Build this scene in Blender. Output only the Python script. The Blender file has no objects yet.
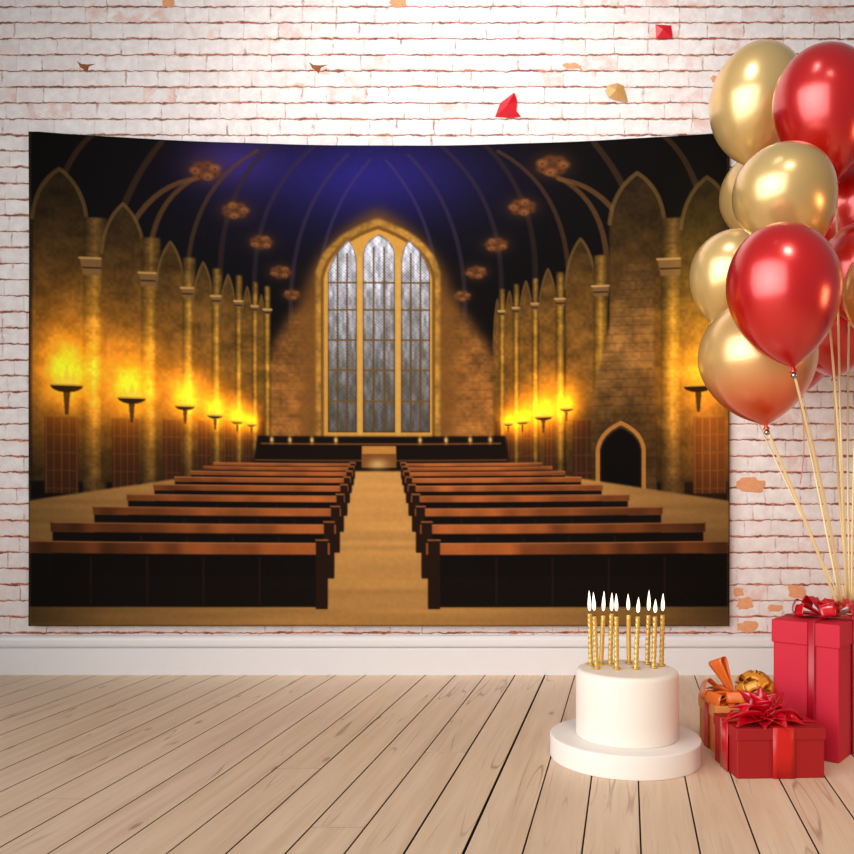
import bpy, bmesh, math, random
import numpy as np
from mathutils import Vector, Matrix
random.seed(7); np.random.seed(7)
S = bpy.context.scene
COL = S.collection
PI = math.pi
F, CX, CY, H = 870.0, 427.0, 494.0, 0.7        # focal length in pixels, vanishing point, eye height
YW = 3.385                                      # brick face distance

def P(px, py, Y):
    return Vector(((px-CX)/F*Y, Y, H-(py-CY)/F*Y))
def s2l(c):
    return tuple((x/255/12.92 if x/255 <= .04045 else ((x/255+.055)/1.055)**2.4) for x in c)+(1,)

# ------------------------------------------------------------------ node helpers
class NT:
    def __init__(s, name):
        s.m = bpy.data.materials.new(name); s.m.use_nodes = True
        s.t = s.m.node_tree; s.t.nodes.clear()
        s.out = s.t.nodes.new('ShaderNodeOutputMaterial')
    def n(s, typ, **kw):
        nd = s.t.nodes.new(typ)
        for k, v in kw.items(): setattr(nd, k, v)
        return nd
    def set(s, sock, v):
        if isinstance(v, bpy.types.NodeSocket): s.t.links.new(v, sock)
        elif isinstance(v, bpy.types.Node): s.t.links.new(v.outputs[0], sock)
        else: sock.default_value = v
    def math(s, op, a, b=None, c=None, clamp=False):
        nd = s.n('ShaderNodeMath', operation=op); nd.use_clamp = clamp
        s.set(nd.inputs[0], a)
        if b is not None: s.set(nd.inputs[1], b)
        if c is not None: s.set(nd.inputs[2], c)
        return nd.outputs[0]
    def mix(s, f, a, b, mode='MIX'):
        nd = s.n('ShaderNodeMix', data_type='RGBA', blend_type=mode)
        s.set(nd.inputs[0], f); s.set(nd.inputs[6], a); s.set(nd.inputs[7], b)
        return nd.outputs[2]
    def rng(s, v, a, b, c=0.0, d=1.0, smooth=True):
        nd = s.n('ShaderNodeMapRange', interpolation_type='SMOOTHSTEP' if smooth else 'LINEAR')
        s.set(nd.inputs[0], v); s.set(nd.inputs[1], a); s.set(nd.inputs[2], b); s.set(nd.inputs[3], c); s.set(nd.inputs[4], d)
        return nd.outputs[0]
    def xyz(s, x, y, z):
        nd = s.n('ShaderNodeCombineXYZ'); s.set(nd.inputs[0], x); s.set(nd.inputs[1], y); s.set(nd.inputs[2], z); return nd.outputs[0]
    def sep(s, v):
        nd = s.n('ShaderNodeSeparateXYZ'); s.set(nd.inputs[0], v); return nd.outputs
    def noise(s, vec, scale, detail=2.0, rough=.5, color=False):
        nd = s.n('ShaderNodeTexNoise'); s.set(nd.inputs['Vector'], vec); s.set(nd.inputs['Scale'], scale)
        nd.inputs['Detail'].default_value = detail; nd.inputs['Roughness'].default_value = rough
        return nd.outputs[1 if color else 0]
    def white(s, vec):
        nd = s.n('ShaderNodeTexWhiteNoise', noise_dimensions='3D'); s.set(nd.inputs['Vector'], vec); return nd.outputs[0]
    def bsdf(s, base, rough=.5, metal=0.0, bump=None, bs=.3, bd=.002, **kw):
        b = s.n('ShaderNodeBsdfPrincipled')
        s.set(b.inputs['Base Color'], base); s.set(b.inputs['Roughness'], rough); s.set(b.inputs['Metallic'], metal)
        for k, v in kw.items(): s.set(b.inputs[k], v)
        if bump is not None:
            bn = s.n('ShaderNodeBump'); bn.inputs['Strength'].default_value = bs; bn.inputs['Distance'].default_value = bd
            s.set(bn.inputs['Height'], bump); s.t.links.new(bn.outputs[0], b.inputs['Normal'])
        s.t.links.new(b.outputs[0], s.out.inputs[0])
        return s.m

def simple(name, rgb, rough=.5, metal=0.0, var=.06, scale=30, bs=.15, **kw):
    t = NT(name); co = t.n('ShaderNodeTexCoord').outputs['Object']
    nz = t.noise(co, scale, 4)
    c = s2l(rgb)
    lo = tuple(x*(1-var) for x in c[:3])+(1,); hi = tuple(min(1, x*(1+var)) for x in c[:3])+(1,)
    return t.bsdf(t.mix(nz, lo, hi), rough, metal, bump=nz, bs=bs, bd=.001, **kw)

# ------------------------------------------------------------------ mesh helpers
def mesh_obj(name, verts, faces, mat, parent=None, smooth=False, recalc=True):
    me = bpy.data.meshes.new(name); me.from_pydata([tuple(v) for v in verts], [], faces)
    if recalc:
        bm = bmesh.new(); bm.from_mesh(me); bmesh.ops.recalc_face_normals(bm, faces=bm.faces); bm.to_mesh(me); bm.free()
    if smooth: me.polygons.foreach_set('use_smooth', [True]*len(me.polygons))
    for m in (mat if isinstance(mat, (list, tuple)) else [mat]): me.materials.append(m)
    o = bpy.data.objects.new(name, me); COL.objects.link(o)
    if parent is not None: o.parent = parent
    return o
def tag(o, label=None, cat=None, group=None, kind=None):
    if label: o['label'] = label
    if cat: o['category'] = cat
    if group: o['group'] = group
    if kind: o['kind'] = kind
    return o
def thing(name, loc, label, cat, group=None, rz=0):
    o = bpy.data.objects.new(name, None); COL.objects.link(o); o.location = loc; o.rotation_euler = (0, 0, rz)
    o.empty_display_size = .05
    return tag(o, label, cat, group)
def boxvf(x0, x1, y0, y1, z0, z1):
    v = [(x, y, z) for x in (x0, x1) for y in (y0, y1) for z in (z0, z1)]
    f = [(0, 1, 3, 2), (4, 6, 7, 5), (0, 4, 5, 1), (2, 3, 7, 6), (0, 2, 6, 4), (1, 5, 7, 3)]
    return v, f
def box(name, x0, x1, y0, y1, z0, z1, mat, parent=None, bev=.003, seg=3):
    v, f = boxvf(x0, x1, y0, y1, z0, z1)
    o = mesh_obj(name, v, f, mat, parent)
    bm = bmesh.new(); bm.from_mesh(o.data)
    if bev: bmesh.ops.bevel(bm, geom=list(bm.edges), offset=bev, segments=seg, affect='EDGES', profile=.5)
    bmesh.ops.recalc_face_normals(bm, faces=bm.faces); bm.to_mesh(o.data); bm.free()
    o.data.polygons.foreach_set('use_smooth', [True]*len(o.data.polygons))
    w = o.modifiers.new('wn', 'WEIGHTED_NORMAL'); w.keep_sharp = True
    return o
def lathe(name, prof, mat, parent=None, n=48, twist=None, loc=(0, 0, 0)):
    verts, faces, rings = [], [], []
    for i, (r, z) in enumerate(prof):
        if r < 1e-6: rings.append([len(verts)]); verts.append((loc[0], loc[1], loc[2]+z))
        else:
            rg = []
            for k in range(n):
                a = 2*PI*k/n; rr = r
                if twist: rr = r*twist(a, z)
                rg.append(len(verts)); verts.append((loc[0]+rr*math.cos(a), loc[1]+rr*math.sin(a), loc[2]+z))
            rings.append(rg)
    for a, b in zip(rings, rings[1:]):
        if len(a) == 1 and len(b) == 1: continue
        for k in range(n):
            k2 = (k+1) % n
            if len(a) == 1: faces.append((a[0], b[k2], b[k]))
            elif len(b) == 1: faces.append((a[k], a[k2], b[0]))
            else: faces.append((a[k], a[k2], b[k2], b[k]))
    return mesh_obj(name, verts, faces, mat, parent, smooth=True)
def sweep(name, pts, w, t, mat, parent=None, side=None, n=8):
    """flat oval tape along pts"""
    pts = [Vector(p) for p in pts]; verts, faces = [], []
    for i, p in enumerate(pts):
        d = (pts[min(i+1, len(pts)-1)]-pts[max(i-1, 0)]).normalized()
        s = Vector(side) if side is not None else Vector((1, 0, 0)); s = (s-d*s.dot(d)).normalized(); u = d.cross(s)
        for k in range(n):
            a = 2*PI*k/n; verts.append(p+s*(w/2*math.cos(a))+u*(t/2*math.sin(a)))
    for i in range(len(pts)-1):
        for k in range(n):
            k2 = (k+1) % n; faces.append((i*n+k, i*n+k2, (i+1)*n+k2, (i+1)*n+k))
    faces.append(tuple(range(n))); faces.append(tuple((len(pts)-1)*n+k for k in range(n)))
    return mesh_obj(name, verts, faces, mat, parent, smooth=True)
def strip(name, rows, mat, parent=None, th=.0008):
    """rows: list of lists of points -> thick ribbon surface"""
    nr, nc = len(rows), len(rows[0])
    verts = [p for r in rows for p in r]
    faces = [(i*nc+j, i*nc+j+1, (i+1)*nc+j+1, (i+1)*nc+j) for i in range(nr-1) for j in range(nc-1)]
    o = mesh_obj(name, verts, faces, mat, parent, smooth=True, recalc=False)
    m = o.modifiers.new('thick', 'SOLIDIFY'); m.thickness = th; m.offset = 0
    return o

# ------------------------------------------------------------------ MATERIALS
def mat_brick():
    t = NT('whitewashed_brick')
    co = t.n('ShaderNodeTexCoord').outputs['Object']
    x, y, z = t.sep(co)
    w1 = t.noise(co, 9, 3); w2 = t.noise(co, 45, 3)
    dz = t.math('ADD', t.math('MULTIPLY', t.math('SUBTRACT', w1, .5), .14), t.math('MULTIPLY', t.math('SUBTRACT', w2, .5), .22))
    v = t.math('ADD', t.math('DIVIDE', t.math('SUBTRACT', z, .4101), .06245), dz)
    row = t.math('FLOOR', t.math('ADD', v, .5)); 
    dv = t.math('ABSOLUTE', t.math('SUBTRACT', v, row))              # distance to bed joint (0..0.5)
    course = t.math('FLOOR', v)
    rr = t.white(t.xyz(course, 3.1, 1.7))
    n1 = t.noise(t.xyz(x, t.math('MULTIPLY', course, 3.7), 0.0), 6.0, 1)
    u = t.math('ADD', t.math('ADD', t.math('DIVIDE', x, .122), t.math('MULTIPLY', rr, 9.0)), t.math('MULTIPLY', n1, 1.4))
    u = t.math('ADD', u, t.math('MULTIPLY', t.math('SUBTRACT', w2, .5), .10))
    brick = t.math('FLOOR', u); fu = t.math('SUBTRACT', u, brick)
    du = t.math('MULTIPLY', t.math('MINIMUM', fu, t.math('SUBTRACT', 1.0, fu)), 1.9)
    idv = t.xyz(brick, course, 5.0); rnd = t.white(idv); rnd2 = t.white(t.xyz(brick, course, 11.0))
    mod = t.noise(co, 3.2, 3); modf = t.noise(co, 60, 2)
    # line widths vary along the wall
    bedw = t.math('ADD', .024, t.math('MULTIPLY', t.rng(t.noise(co, 14, 3), .35, .7), .06))
    bed = t.rng(dv, t.math('MULTIPLY', bedw, .55), t.math('ADD', bedw, .03), 1.0, 0.0)
    headw = t.math('MULTIPLY', t.rng(t.noise(co, 30, 2), .36, .62), .045)
    head = t.rng(du, headw, t.math('ADD', headw, .03), 1.0, 0.0)
    headm = t.math('MULTIPLY', head, t.rng(t.noise(co, 21, 2), .40, .66, .10, .85))
    # paint
    c_wh = t.mix(t.rng(t.noise(co, 26, 5, .6), .35, .7), s2l((230, 221, 220)), s2l((244, 240, 238)))
    c_wh = t.mix(t.math('MULTIPLY', rnd, .16), c_wh, s2l((212, 190, 186)))
    # thin paint where brick shows pink / ochre
    thin = t.math('MULTIPLY', t.rng(rnd2, .90, .96), t.rng(t.noise(co, 18, 4, .65), .42, .62))
    c_wh = t.mix(t.math('MULTIPLY', thin, .55), c_wh, s2l((224, 168, 150)))
    smear = t.math('MULTIPLY', t.rng(dv, .08, .34, 1.0, 0.0), t.rng(t.noise(co, 11, 5, .7), .57, .74))
    c_wh = t.mix(t.math('MULTIPLY', smear, .7), c_wh, s2l((206, 150, 112)))
    # paint colour turns mauve-grey towards the bottom of the wall
    low = t.rng(z, .9, .2)
    c_wh = t.mix(t.math('MULTIPLY', low, .25), c_wh, s2l((196, 178, 180)))
    c_mo = t.mix(t.rng(t.noise(co, 35, 3), .4, .65), s2l((136, 62, 40)), s2l((190, 118, 80)))
    c_he = t.mix(t.rng(modf, .4, .6), s2l((150, 96, 80)), s2l((196, 160, 146)))
    c = t.mix(headm, c_wh, c_he); c = t.mix(t.math('MULTIPLY', bed, t.rng(t.noise(co, 50, 2), .2, .5, .6, 1.0)), c, c_mo)
    hh = t.math('MULTIPLY', t.rng(dv, .03, .16), t.rng(du, .0, .08, .55, 1.0))
    hh = t.math('ADD', hh, t.math('MULTIPLY', t.noise(co, 70, 4, .6), .25))
    hh = t.math('ADD', hh, t.math('MULTIPLY', rnd, .3))
    return t.bsdf(c, .75, bump=hh, bs=.42, bd=.004)

def mat_wood():
    t = NT('pale_floor_planks')
    co = t.n('ShaderNodeTexCoord').outputs['Object']
    at = t.n('ShaderNodeAttribute', attribute_name='plank').outputs['Color']
    ax, ay, az = t.sep(at)
    x, y, z = t.sep(co)
    s = t.math('SUBTRACT', x, t.math('MULTIPLY', y, .231))
    off = t.math('MULTIPLY', ax, 37.0)
    gv = t.xyz(t.math('ADD', t.math('MULTIPLY', s, 26.0), off), t.math('ADD', t.math('MULTIPLY', y, 1.3), off), off)
    warp = t.noise(gv, .55, 1)
    g1 = t.noise(gv, 1.6, 5, .6)
    g2 = t.noise(t.xyz(t.math('MULTIPLY', s, 180.0), t.math('MULTIPLY', y, 5.0), off), 1.0, 3)
    # cathedral growth rings: thin wandering dark lines
    ring = t.math('FRACT', t.math('ADD', t.math('MULTIPLY', warp, 7.0), t.math('MULTIPLY', g1, .10)))
    rl = t.math('ABSOLUTE', t.math('SUBTRACT', ring, .5))
    rline = t.math('MULTIPLY', t.rng(rl, .0, .055, 1.0, 0.0), t.rng(t.noise(co, 2.6, 2), .46, .62))
    # knots
    vo = t.n('ShaderNodeTexVoronoi', feature='F1'); vo.inputs['Scale'].default_value = 1.0
    t.set(vo.inputs['Vector'], t.xyz(t.math('ADD', t.math('MULTIPLY', s, 9.0), off), t.math('ADD', t.math('MULTIPLY', y, 3.2), off), 0.0))
    kn = t.rng(vo.outputs['Distance'], .03, .10, 1.0, 0.0)
    krg = t.math('MULTIPLY', t.math('SINE', t.math('MULTIPLY', vo.outputs['Distance'], 110.0)), t.rng(vo.outputs['Distance'], .08, .26, 1.0, 0.0))
    base = t.mix(t.rng(g1, .3, .7), s2l((222, 192, 164)), s2l((238, 214, 190)))
    base = t.mix(t.math('MULTIPLY', ay, .35), base, s2l((206, 172, 142)))
    base = t.mix(t.math('MULTIPLY', az, .3), base, s2l((232, 206, 170)))
    base = t.mix(t.math('MULTIPLY', t.rng(g2, .5, .8), .15), base, s2l((170, 130, 104)))
    base = t.mix(t.math('MULTIPLY', rline, .55), base, s2l((132, 84, 58)))
    base = t.mix(t.math('MULTIPLY', t.math('MAXIMUM', krg, 0.0), .12), base, s2l((140, 92, 60)))
    base = t.mix(t.math('MULTIPLY', kn, .6), base, s2l((150, 102, 66)))
    wear = t.math('MULTIPLY', t.rng(t.noise(t.xyz(t.math('MULTIPLY', s, 14.0), t.math('MULTIPLY', y, 5.0), 4.0), 1.0, 5, .7), .66, .74), .6)
    base = t.mix(wear, base, s2l((236, 222, 208)))
    hb = t.math('ADD', t.math('MULTIPLY', g1, .5), t.math('MULTIPLY', rline, -.5))
    return t.bsdf(base, t.rng(g1, .2, .8, .42, .6), bump=hb, bs=.2, bd=.002)

M = {}
M['brick'] = mat_brick(); M['wood'] = mat_wood()
M['under'] = simple('dark_gap', (26, 18, 16), .9)
M['bared'] = simple('bared_orange_brick', (222, 156, 112), .85, var=.18, scale=60, bs=.6)
M['chip'] = simple('brown_chip', (150, 84, 44), .85, var=.3, scale=80, bs=.6)
M['base'] = simple('baseboard_paint', (226, 224, 226), .38, var=.02)
M['icing'] = simple('white_fondant', (243, 234, 224), .5, var=.015, scale=14, bs=.08)
M['icing'].node_tree.nodes['Principled BSDF'].inputs['Subsurface Weight'].default_value = .12
M['icing'].node_tree.nodes['Principled BSDF'].inputs['Subsurface Scale'].default_value = .01
M['drum'] = simple('white_cake_drum', (244, 238, 232), .45, var=.01, scale=14, bs=.03)
def candle_mat(name, a, b):
    t = NT(name); co = t.n('ShaderNodeTexCoord').outputs['Object']
    gl = t.n('ShaderNodeTexNoise'); t.set(gl.inputs['Vector'], co); gl.inputs['Scale'].default_value = 900
    return t.bsdf(t.mix(gl.outputs[0], s2l(a), s2l(b)), .36, .55, bump=gl.outputs[0], bs=.3, bd=.0004)
M['candle'] = candle_mat('gold_glitter_wax', (188, 140, 50), (248, 218, 128))
M['candle2'] = candle_mat('plain_gold_wax', (214, 160, 62), (244, 206, 110))
M['wick'] = simple('burnt_wick', (40, 28, 22), .9)
def flame_mat():
    t = NT('candle_flame'); co = t.n('ShaderNodeTexCoord').outputs['Object']
    lw = t.n('ShaderNodeLayerWeight'); lw.inputs[0].default_value = .35
    e = t.n('ShaderNodeEmission'); t.set(e.inputs[0], t.mix(lw.outputs['Facing'], (1, .93, .80, 1), (1, .52, .16, 1))); e.inputs[1].default_value = 2.6
    t.t.links.new(e.outputs[0], t.out.inputs[0]); return t.m
M['flame'] = flame_mat()
def balloon_mat(name, rgb, rgb2, metal, rough):
    t = NT(name); co = t.n('ShaderNodeTexCoord').outputs['Object']
    nz = t.noise(co, 3.0, 2)
    lw = t.n('ShaderNodeLayerWeight'); lw.inputs[0].default_value = .25
    c = t.mix(t.rng(nz, .35, .65), s2l(rgb), s2l(rgb2))
    return t.bsdf(c, rough, metal, **{'Coat Weight': .8, 'Coat Roughness': .2, 'Coat IOR': 1.75})
M['bgold'] = balloon_mat('gold_pearl_latex', (228, 192, 124), (218, 176, 100), .5, .30)
M['bred'] = balloon_mat('red_pearl_latex', (210, 12, 10), (192, 6, 6), .42, .30)
M['borange'] = balloon_mat('orange_gold_pearl_latex', (232, 160, 84), (226, 128, 54), .5, .25)
def painted_reflection_mat():
    t = NT('gold_latex_painted_reflection'); z = t.sep(t.n('ShaderNodeTexCoord').outputs['Object'])[2]
    c = t.mix(t.rng(z, .02, .20), s2l((224, 76, 22)), s2l((232, 186, 116)))  # red-orange reflection painted into the gold colour, strongest at the neck
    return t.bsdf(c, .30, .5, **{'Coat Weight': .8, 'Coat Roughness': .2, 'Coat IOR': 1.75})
M['bgold_refl'] = painted_reflection_mat()
M['bead'] = simple('polished_dark_silver', (170, 160, 160), .12, 1.0, var=.02, bs=0)
M['string'] = simple('gold_curling_ribbon', (232, 204, 150), .35, .25, var=.08)
M['stringr'] = simple('rose_curling_ribbon', (206, 130, 120), .35, .2, var=.08)
M['red'] = simple('matte_red_card', (158, 2, 12), .6, var=.06, scale=8)
M['crim'] = simple('crimson_pink_card', (198, 0, 44), .65, var=.05, scale=8)
M['crimd'] = simple('deep_crimson_ribbon', (170, 2, 30), .36, var=.06)
M['redrib'] = simple('vermilion_satin_ribbon', (200, 22, 16), .4, var=.05)
M['redbow'] = simple('red_satin_bow', (196, 3, 28), .24, var=.06, **{'Coat Weight': .4})
M['orange'] = simple('orange_card', (216, 122, 52), .5, var=.06, scale=8)
M['orangelid'] = simple('light_orange_card', (232, 150, 74), .5, var=.05, scale=8)
M['orangebow'] = simple('orange_satin_ribbon', (232, 116, 44), .3, var=.08)
M['goldbow'] = simple('amber_satin_ribbon', (222, 148, 48), .28, .2, var=.08)
M['scrap'] = simple('red_foil_paper', (206, 14, 34), .4, var=.1)
M['goldscrap'] = simple('tan_gold_paper', (202, 152, 90), .5, .15, var=.12)

# ------------------------------------------------------------------ SETTING
# floor: real planks with bevelled edges in one mesh, set about 13 degrees off the wall's normal
def build_floor():
    verts, faces, pl, mats = [], [], [], []
    s0, pw = -.321, .1155
    rnd = random.Random(5)
    wide = {0: .0062, -1: .0046, 1: .0036}
    joints = {-2: [2.36], -3: [1.83], -5: [2.22], -9: [2.0], 3: [1.35]}
    for k in range(-40, 34):
        g0 = wide.get(k, .0036 if k > -5 else .0030)/2; g1 = wide.get(k+1, .0036 if k+1 > -5 else .0030)/2
        a, b = s0+k*pw+g0, s0+(k+1)*pw-g1
        cuts = [-.6]+sorted(joints.get(k, [rnd.uniform(-.4, .9)]))+[YW]
        for y0, y1 in zip(cuts, cuts[1:]):
            y0 += .0012; y1 -= .0012
            e = .0010; zt = 0.0; r = (rnd.random(), rnd.random(), rnd.random())
            base = len(verts)
            ring = lambda i, z: [(a+i+.231*(y0+i), y0+i, z), (b-i+.231*(y0+i), y0+i, z), (b-i+.231*(y1-i), y1-i, z), (a+i+.231*(y1-i), y1-i, z)]
            verts += ring(0, -.02)+ring(0, zt-e*.6)+ring(e, zt)
            for q in range(4):
                q2 = (q+1) % 4
                faces.append((base+q, base+q2, base+4+q2, base+4+q)); faces.append((base+4+q, base+4+q2, base+8+q2, base+8+q)); mats += [1, 0]
            faces.append((base+8, base+9, base+10, base+11)); mats.append(0)
            pl += [r]*12
    # bed under the gaps
    base = len(verts)
    v, f = boxvf(-6, 6, -.6, YW, -.06, -.014)
    verts += v; faces += [tuple(i+base for i in q) for q in f]; mats += [1]*6; pl += [(0, 0, 0)]*8
    o = mesh_obj('floor', verts, faces, [M['wood'], M['under']])
    o.data.polygons.foreach_set('material_index', mats)
    ca = o.data.color_attributes.new('plank', 'FLOAT_COLOR', 'POINT')
    ca.data.foreach_set('color', np.array([(r[0], r[1], r[2], 1) for r in pl], dtype=np.float32).ravel())
    tag(o, kind='structure'); return o
build_floor()

def blob(cx, cz, rx, rz, d, seed, n=18):
    """low irregular dome on the wall face, pixels in, verts/faces out"""
    rn = random.Random(seed); vs, fs = [], []
    c = P(cx, cz, YW); k = YW/F
    jit = [rn.uniform(.72, 1.12) for _ in range(n)]
    for ri, (sc, dd) in enumerate(((1, -.002), (.93, d*.6), (.6, d))):
        for i in range(n):
            a = 2*PI*i/n; j = jit[i]*sc
            sx = math.copysign(abs(math.cos(a))**.6, math.cos(a)); sz = math.copysign(abs(math.sin(a))**.6, math.sin(a))
            vs.append((c.x+rx*k*j*sx, YW-dd, c.z+rz*k*j*sz))
    vs.append((c.x, YW-d, c.z))
    for r in range(2):
        for i in range(n):
            i2 = (i+1) % n; fs.append((r*n+i, r*n+i2, (r+1)*n+i2, (r+1)*n+i))
    for i in range(n): fs.append((2*n+i, 2*n+(i+1) % n, 3*n))
    return vs, fs
def build_wall():
    v, f = boxvf(-6, 6, YW, YW+.15, -.06, 4.2)
    verts, faces, mats = list(v), list(f), [0]*6
    patches = [(750, 485, 15, 8, .002, 2, 1), (745, 603, 9, 7, .002, 3, 1), (797, 592, 10, 8, .002, 4, 1), (748, 627, 11, 6, .002, 5, 1),
               (775, 608, 8, 4, .002, 6, 1), (738, 592, 6, 5, .002, 7, 1),
               (716, 79, 6, 4, .002, 9, 1), (168, 3, 7, 5, .002, 10, 1), (398, 3, 9, 5, .002, 11, 1),
               (838, 600, 7, 6, .002, 12, 1), (572, 66, 9, 3.5, .0015, 15, 1)]
    for cx, cy, rx, rz, d, sd, m in patches:
        pv, pf = blob(cx, cy, rx, rz, d, sd); b = len(verts)
        verts += pv; faces += [tuple(i+b for i in q) for q in pf]; mats += [m if m else 1]*len(pf)
    # small three-pointed chips of bared brick
    for cx, cy in ((85, 67), (317, 68)):
        k = YW/F; c = P(cx, cy, YW); b = len(verts)
        pts = [(-8, 6), (-4, 3), (3, 2.6), (11, 3.2), (4, .5), (2, -6), (-2, -2), (-5, 0)]
        verts += [(c.x+x*k, YW-.0005, c.z+z*k) for x, z in pts]+[(c.x+x*k*.5, YW-.003, c.z+z*k*.5) for x, z in pts]
        n = len(pts)
        for i in range(n):
            faces.append((b+i, b+(i+1) % n, b+n+(i+1) % n, b+n+i)); mats.append(2)
        faces.append(tuple(b+n+i for i in range(n))); mats.append(2)
    o = mesh_obj('wall_back', verts, faces, [M['brick'], M['bared'], M['chip']])
    o.data.polygons.foreach_set('material_index', mats)
    tag(o, kind='structure')
build_wall()
# baseboard: moulded profile swept along the wall
pr = [(0, 0), (-.020, 0), (-.020, .100), (-.018, .1025), (-.007, .103), (-.007, .1075), (-.0175, .108), (-.020, .112), (-.0215, .120), (-.0215, .134),
      (-.019, .143), (-.013, .149), (-.005, .1515), (0, .1515)]
vs = [(x, YW-.0005+y, z) for x in (-6, 6) for y, z in pr]; n = len(pr)
o = mesh_obj('baseboard_back', vs, [(i, (i+1) % n, n+(i+1) % n, n+i) for i in range(n)]+[tuple(range(n)), tuple(range(n, 2*n))], M['base'])
tag(o, kind='structure')

# ------------------------------------------------------------------ PRINTED WALL HANGING (generic stone chapel)
def paint():
    X0, X1, Y0, Y1, ss = 29, 729, 130, 626, 2
    W, Hh = (X1-X0)*ss, (Y1-Y0)*ss
    yy, xx = np.mgrid[0:Hh, 0:W].astype(np.float32); xx = X0+(xx+.5)/ss; yy = Y0+(yy+.5)/ss
    img = np.zeros((Hh, W, 3), np.float32); img[:] = (13, 10, 9)
    rs = np.random.RandomState(3)
    def blur(a, s):
        s *= ss
        if s < .4: return a
        r = int(3*s)+1; k = np.exp(-.5*(np.arange(-r, r+1)/s)**2); k /= k.sum()
        p = np.pad(a, r, mode='edge'); L = p.shape
        fx = np.fft.rfft(p, axis=1); kx = np.fft.rfft(np.fft.ifftshift(np.pad(k, ((L[1]-len(k)+1)//2, (L[1]-len(k))//2))))
        p = np.fft.irfft(fx*np.abs(kx)[None], n=L[1], axis=1)
        fy = np.fft.rfft(p, axis=0); ky = np.fft.rfft(np.fft.ifftshift(np.pad(k, ((L[0]-len(k)+1)//2, (L[0]-len(k))//2))))
        p = np.fft.irfft(fy*np.abs(ky)[:, None], n=L[0], axis=0)
        return p[r:-r, r:-r].astype(np.float32)
    def nz(sx, sy, seed=0):
        r = np.random.RandomState(seed); gw, gh = int((X1-X0)/sx)+3, int((Y1-Y0)/sy)+3
        g = r.rand(gh, gw).astype(np.float32)
        fx = (xx-X0)/sx; fy = (yy-Y0)/sy; ix = fx.astype(int); iy = fy.astype(int); ax = fx-ix; ay = fy-iy
        ax = ax*ax*(3-2*ax); ay = ay*ay*(3-2*ay)
        return (g[iy, ix]*(1-ax)+g[iy, ix+1]*ax)*(1-ay)+(g[iy+1, ix]*(1-ax)+g[iy+1, ix+1]*ax)*ay
    def poly(pts, soft=0):
        m = np.zeros(xx.shape, bool); n = len(pts)
        for i in range(n):
            (x1, y1), (x2, y2) = pts[i], pts[(i+1) % n]
            if y1 == y2: continue
            c = ((yy >= min(y1, y2)) & (yy < max(y1, y2))); m ^= c & (xx < (x2-x1)*(yy-y1)/(y2-y1)+x1)
        m = m.astype(np.float32)
        return blur(m, soft) if soft else m
    def seg(x1, y1, x2, y2, w1, w2, soft=.6):
        m = np.zeros_like(xx); segin(m, x1, y1, x2, y2, w1, w2, soft); return m
    def segin(m, x1, y1, x2, y2, w1, w2, soft):
        pad = max(w1, w2)+soft+1
        i0 = max(0, int((min(y1, y2)-pad-Y0)*ss)); i1 = min(Hh, int((max(y1, y2)+pad-Y0)*ss)+1)
        j0 = max(0, int((min(x1, x2)-pad-X0)*ss)); j1 = min(W, int((max(x1, x2)+pad-X0)*ss)+1)
        if i1 <= i0 or j1 <= j0: return
        a, b = xx[i0:i1, j0:j1], yy[i0:i1, j0:j1]
        dx, dy = x2-x1, y2-y1; L = dx*dx+dy*dy+1e-6
        t = np.clip(((a-x1)*dx+(b-y1)*dy)/L, 0, 1); d = np.hypot(a-x1-t*dx, b-y1-t*dy); w = w1+(w2-w1)*t
        m[i0:i1, j0:j1] = np.maximum(m[i0:i1, j0:j1], np.clip((w-d)/soft+.5, 0, 1))
    def curve(pts, w1, w2, soft=.6):
        m = np.zeros_like(xx); n = len(pts)-1
        for i in range(n):
            segin(m, *pts[i], *pts[i+1], w1+(w2-w1)*i/n, w1+(w2-w1)*(i+1)/n, soft)
        return m
    def bez(a, b, c, n=14): return [((1-t)**2*a[0]+2*t*(1-t)*b[0]+t*t*c[0], (1-t)**2*a[1]+2*t*(1-t)*b[1]+t*t*c[1]) for t in [i/n for i in range(n+1)]]
    def put(m, col, a=1.0):
        nonlocal img
        m = (m*a)[..., None]; col = np.asarray(col, np.float32); img = img*(1-m)+col*m
    def add(m, col, a=1.0):
        nonlocal img
        img = img+(m*a)[..., None]*np.asarray(col, np.float32)
    def g(cx, cy, sx, sy): return np.exp(-.5*(((xx-cx)/sx)**2+((yy-cy)/sy)**2))
    def arch(x0, x1, ytop, yspr, ybot):
        c = (x0+x1)/2
        l = bez((x0, yspr), (x0+(c-x0)*.12, ytop+(yspr-ytop)*.32), (c, ytop)); r = bez((c, ytop), (x1-(x1-c)*.12, ytop+(yspr-ytop)*.32), (x1, yspr))
        return [(x0, ybot)]+l+r+[(x1, ybot)]
    fine = nz(3, 3, 1); med = nz(14, 10, 2); big = nz(60, 50, 4)
    stone = .72+.28*fine*.6+.3*(med-.4)
    # masonry joints
    cour = (np.abs(((yy+400)/9.0) % 1-.5) > .43).astype(np.float32)*.22
    # ---- painted blue vault
    add(g(372, 158, 82, 34), (24, 20, 84)); add(g(230, 148, 34, 22), (34, 24, 66)); add(g(330, 200, 120, 45), (5, 5, 24))
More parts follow.
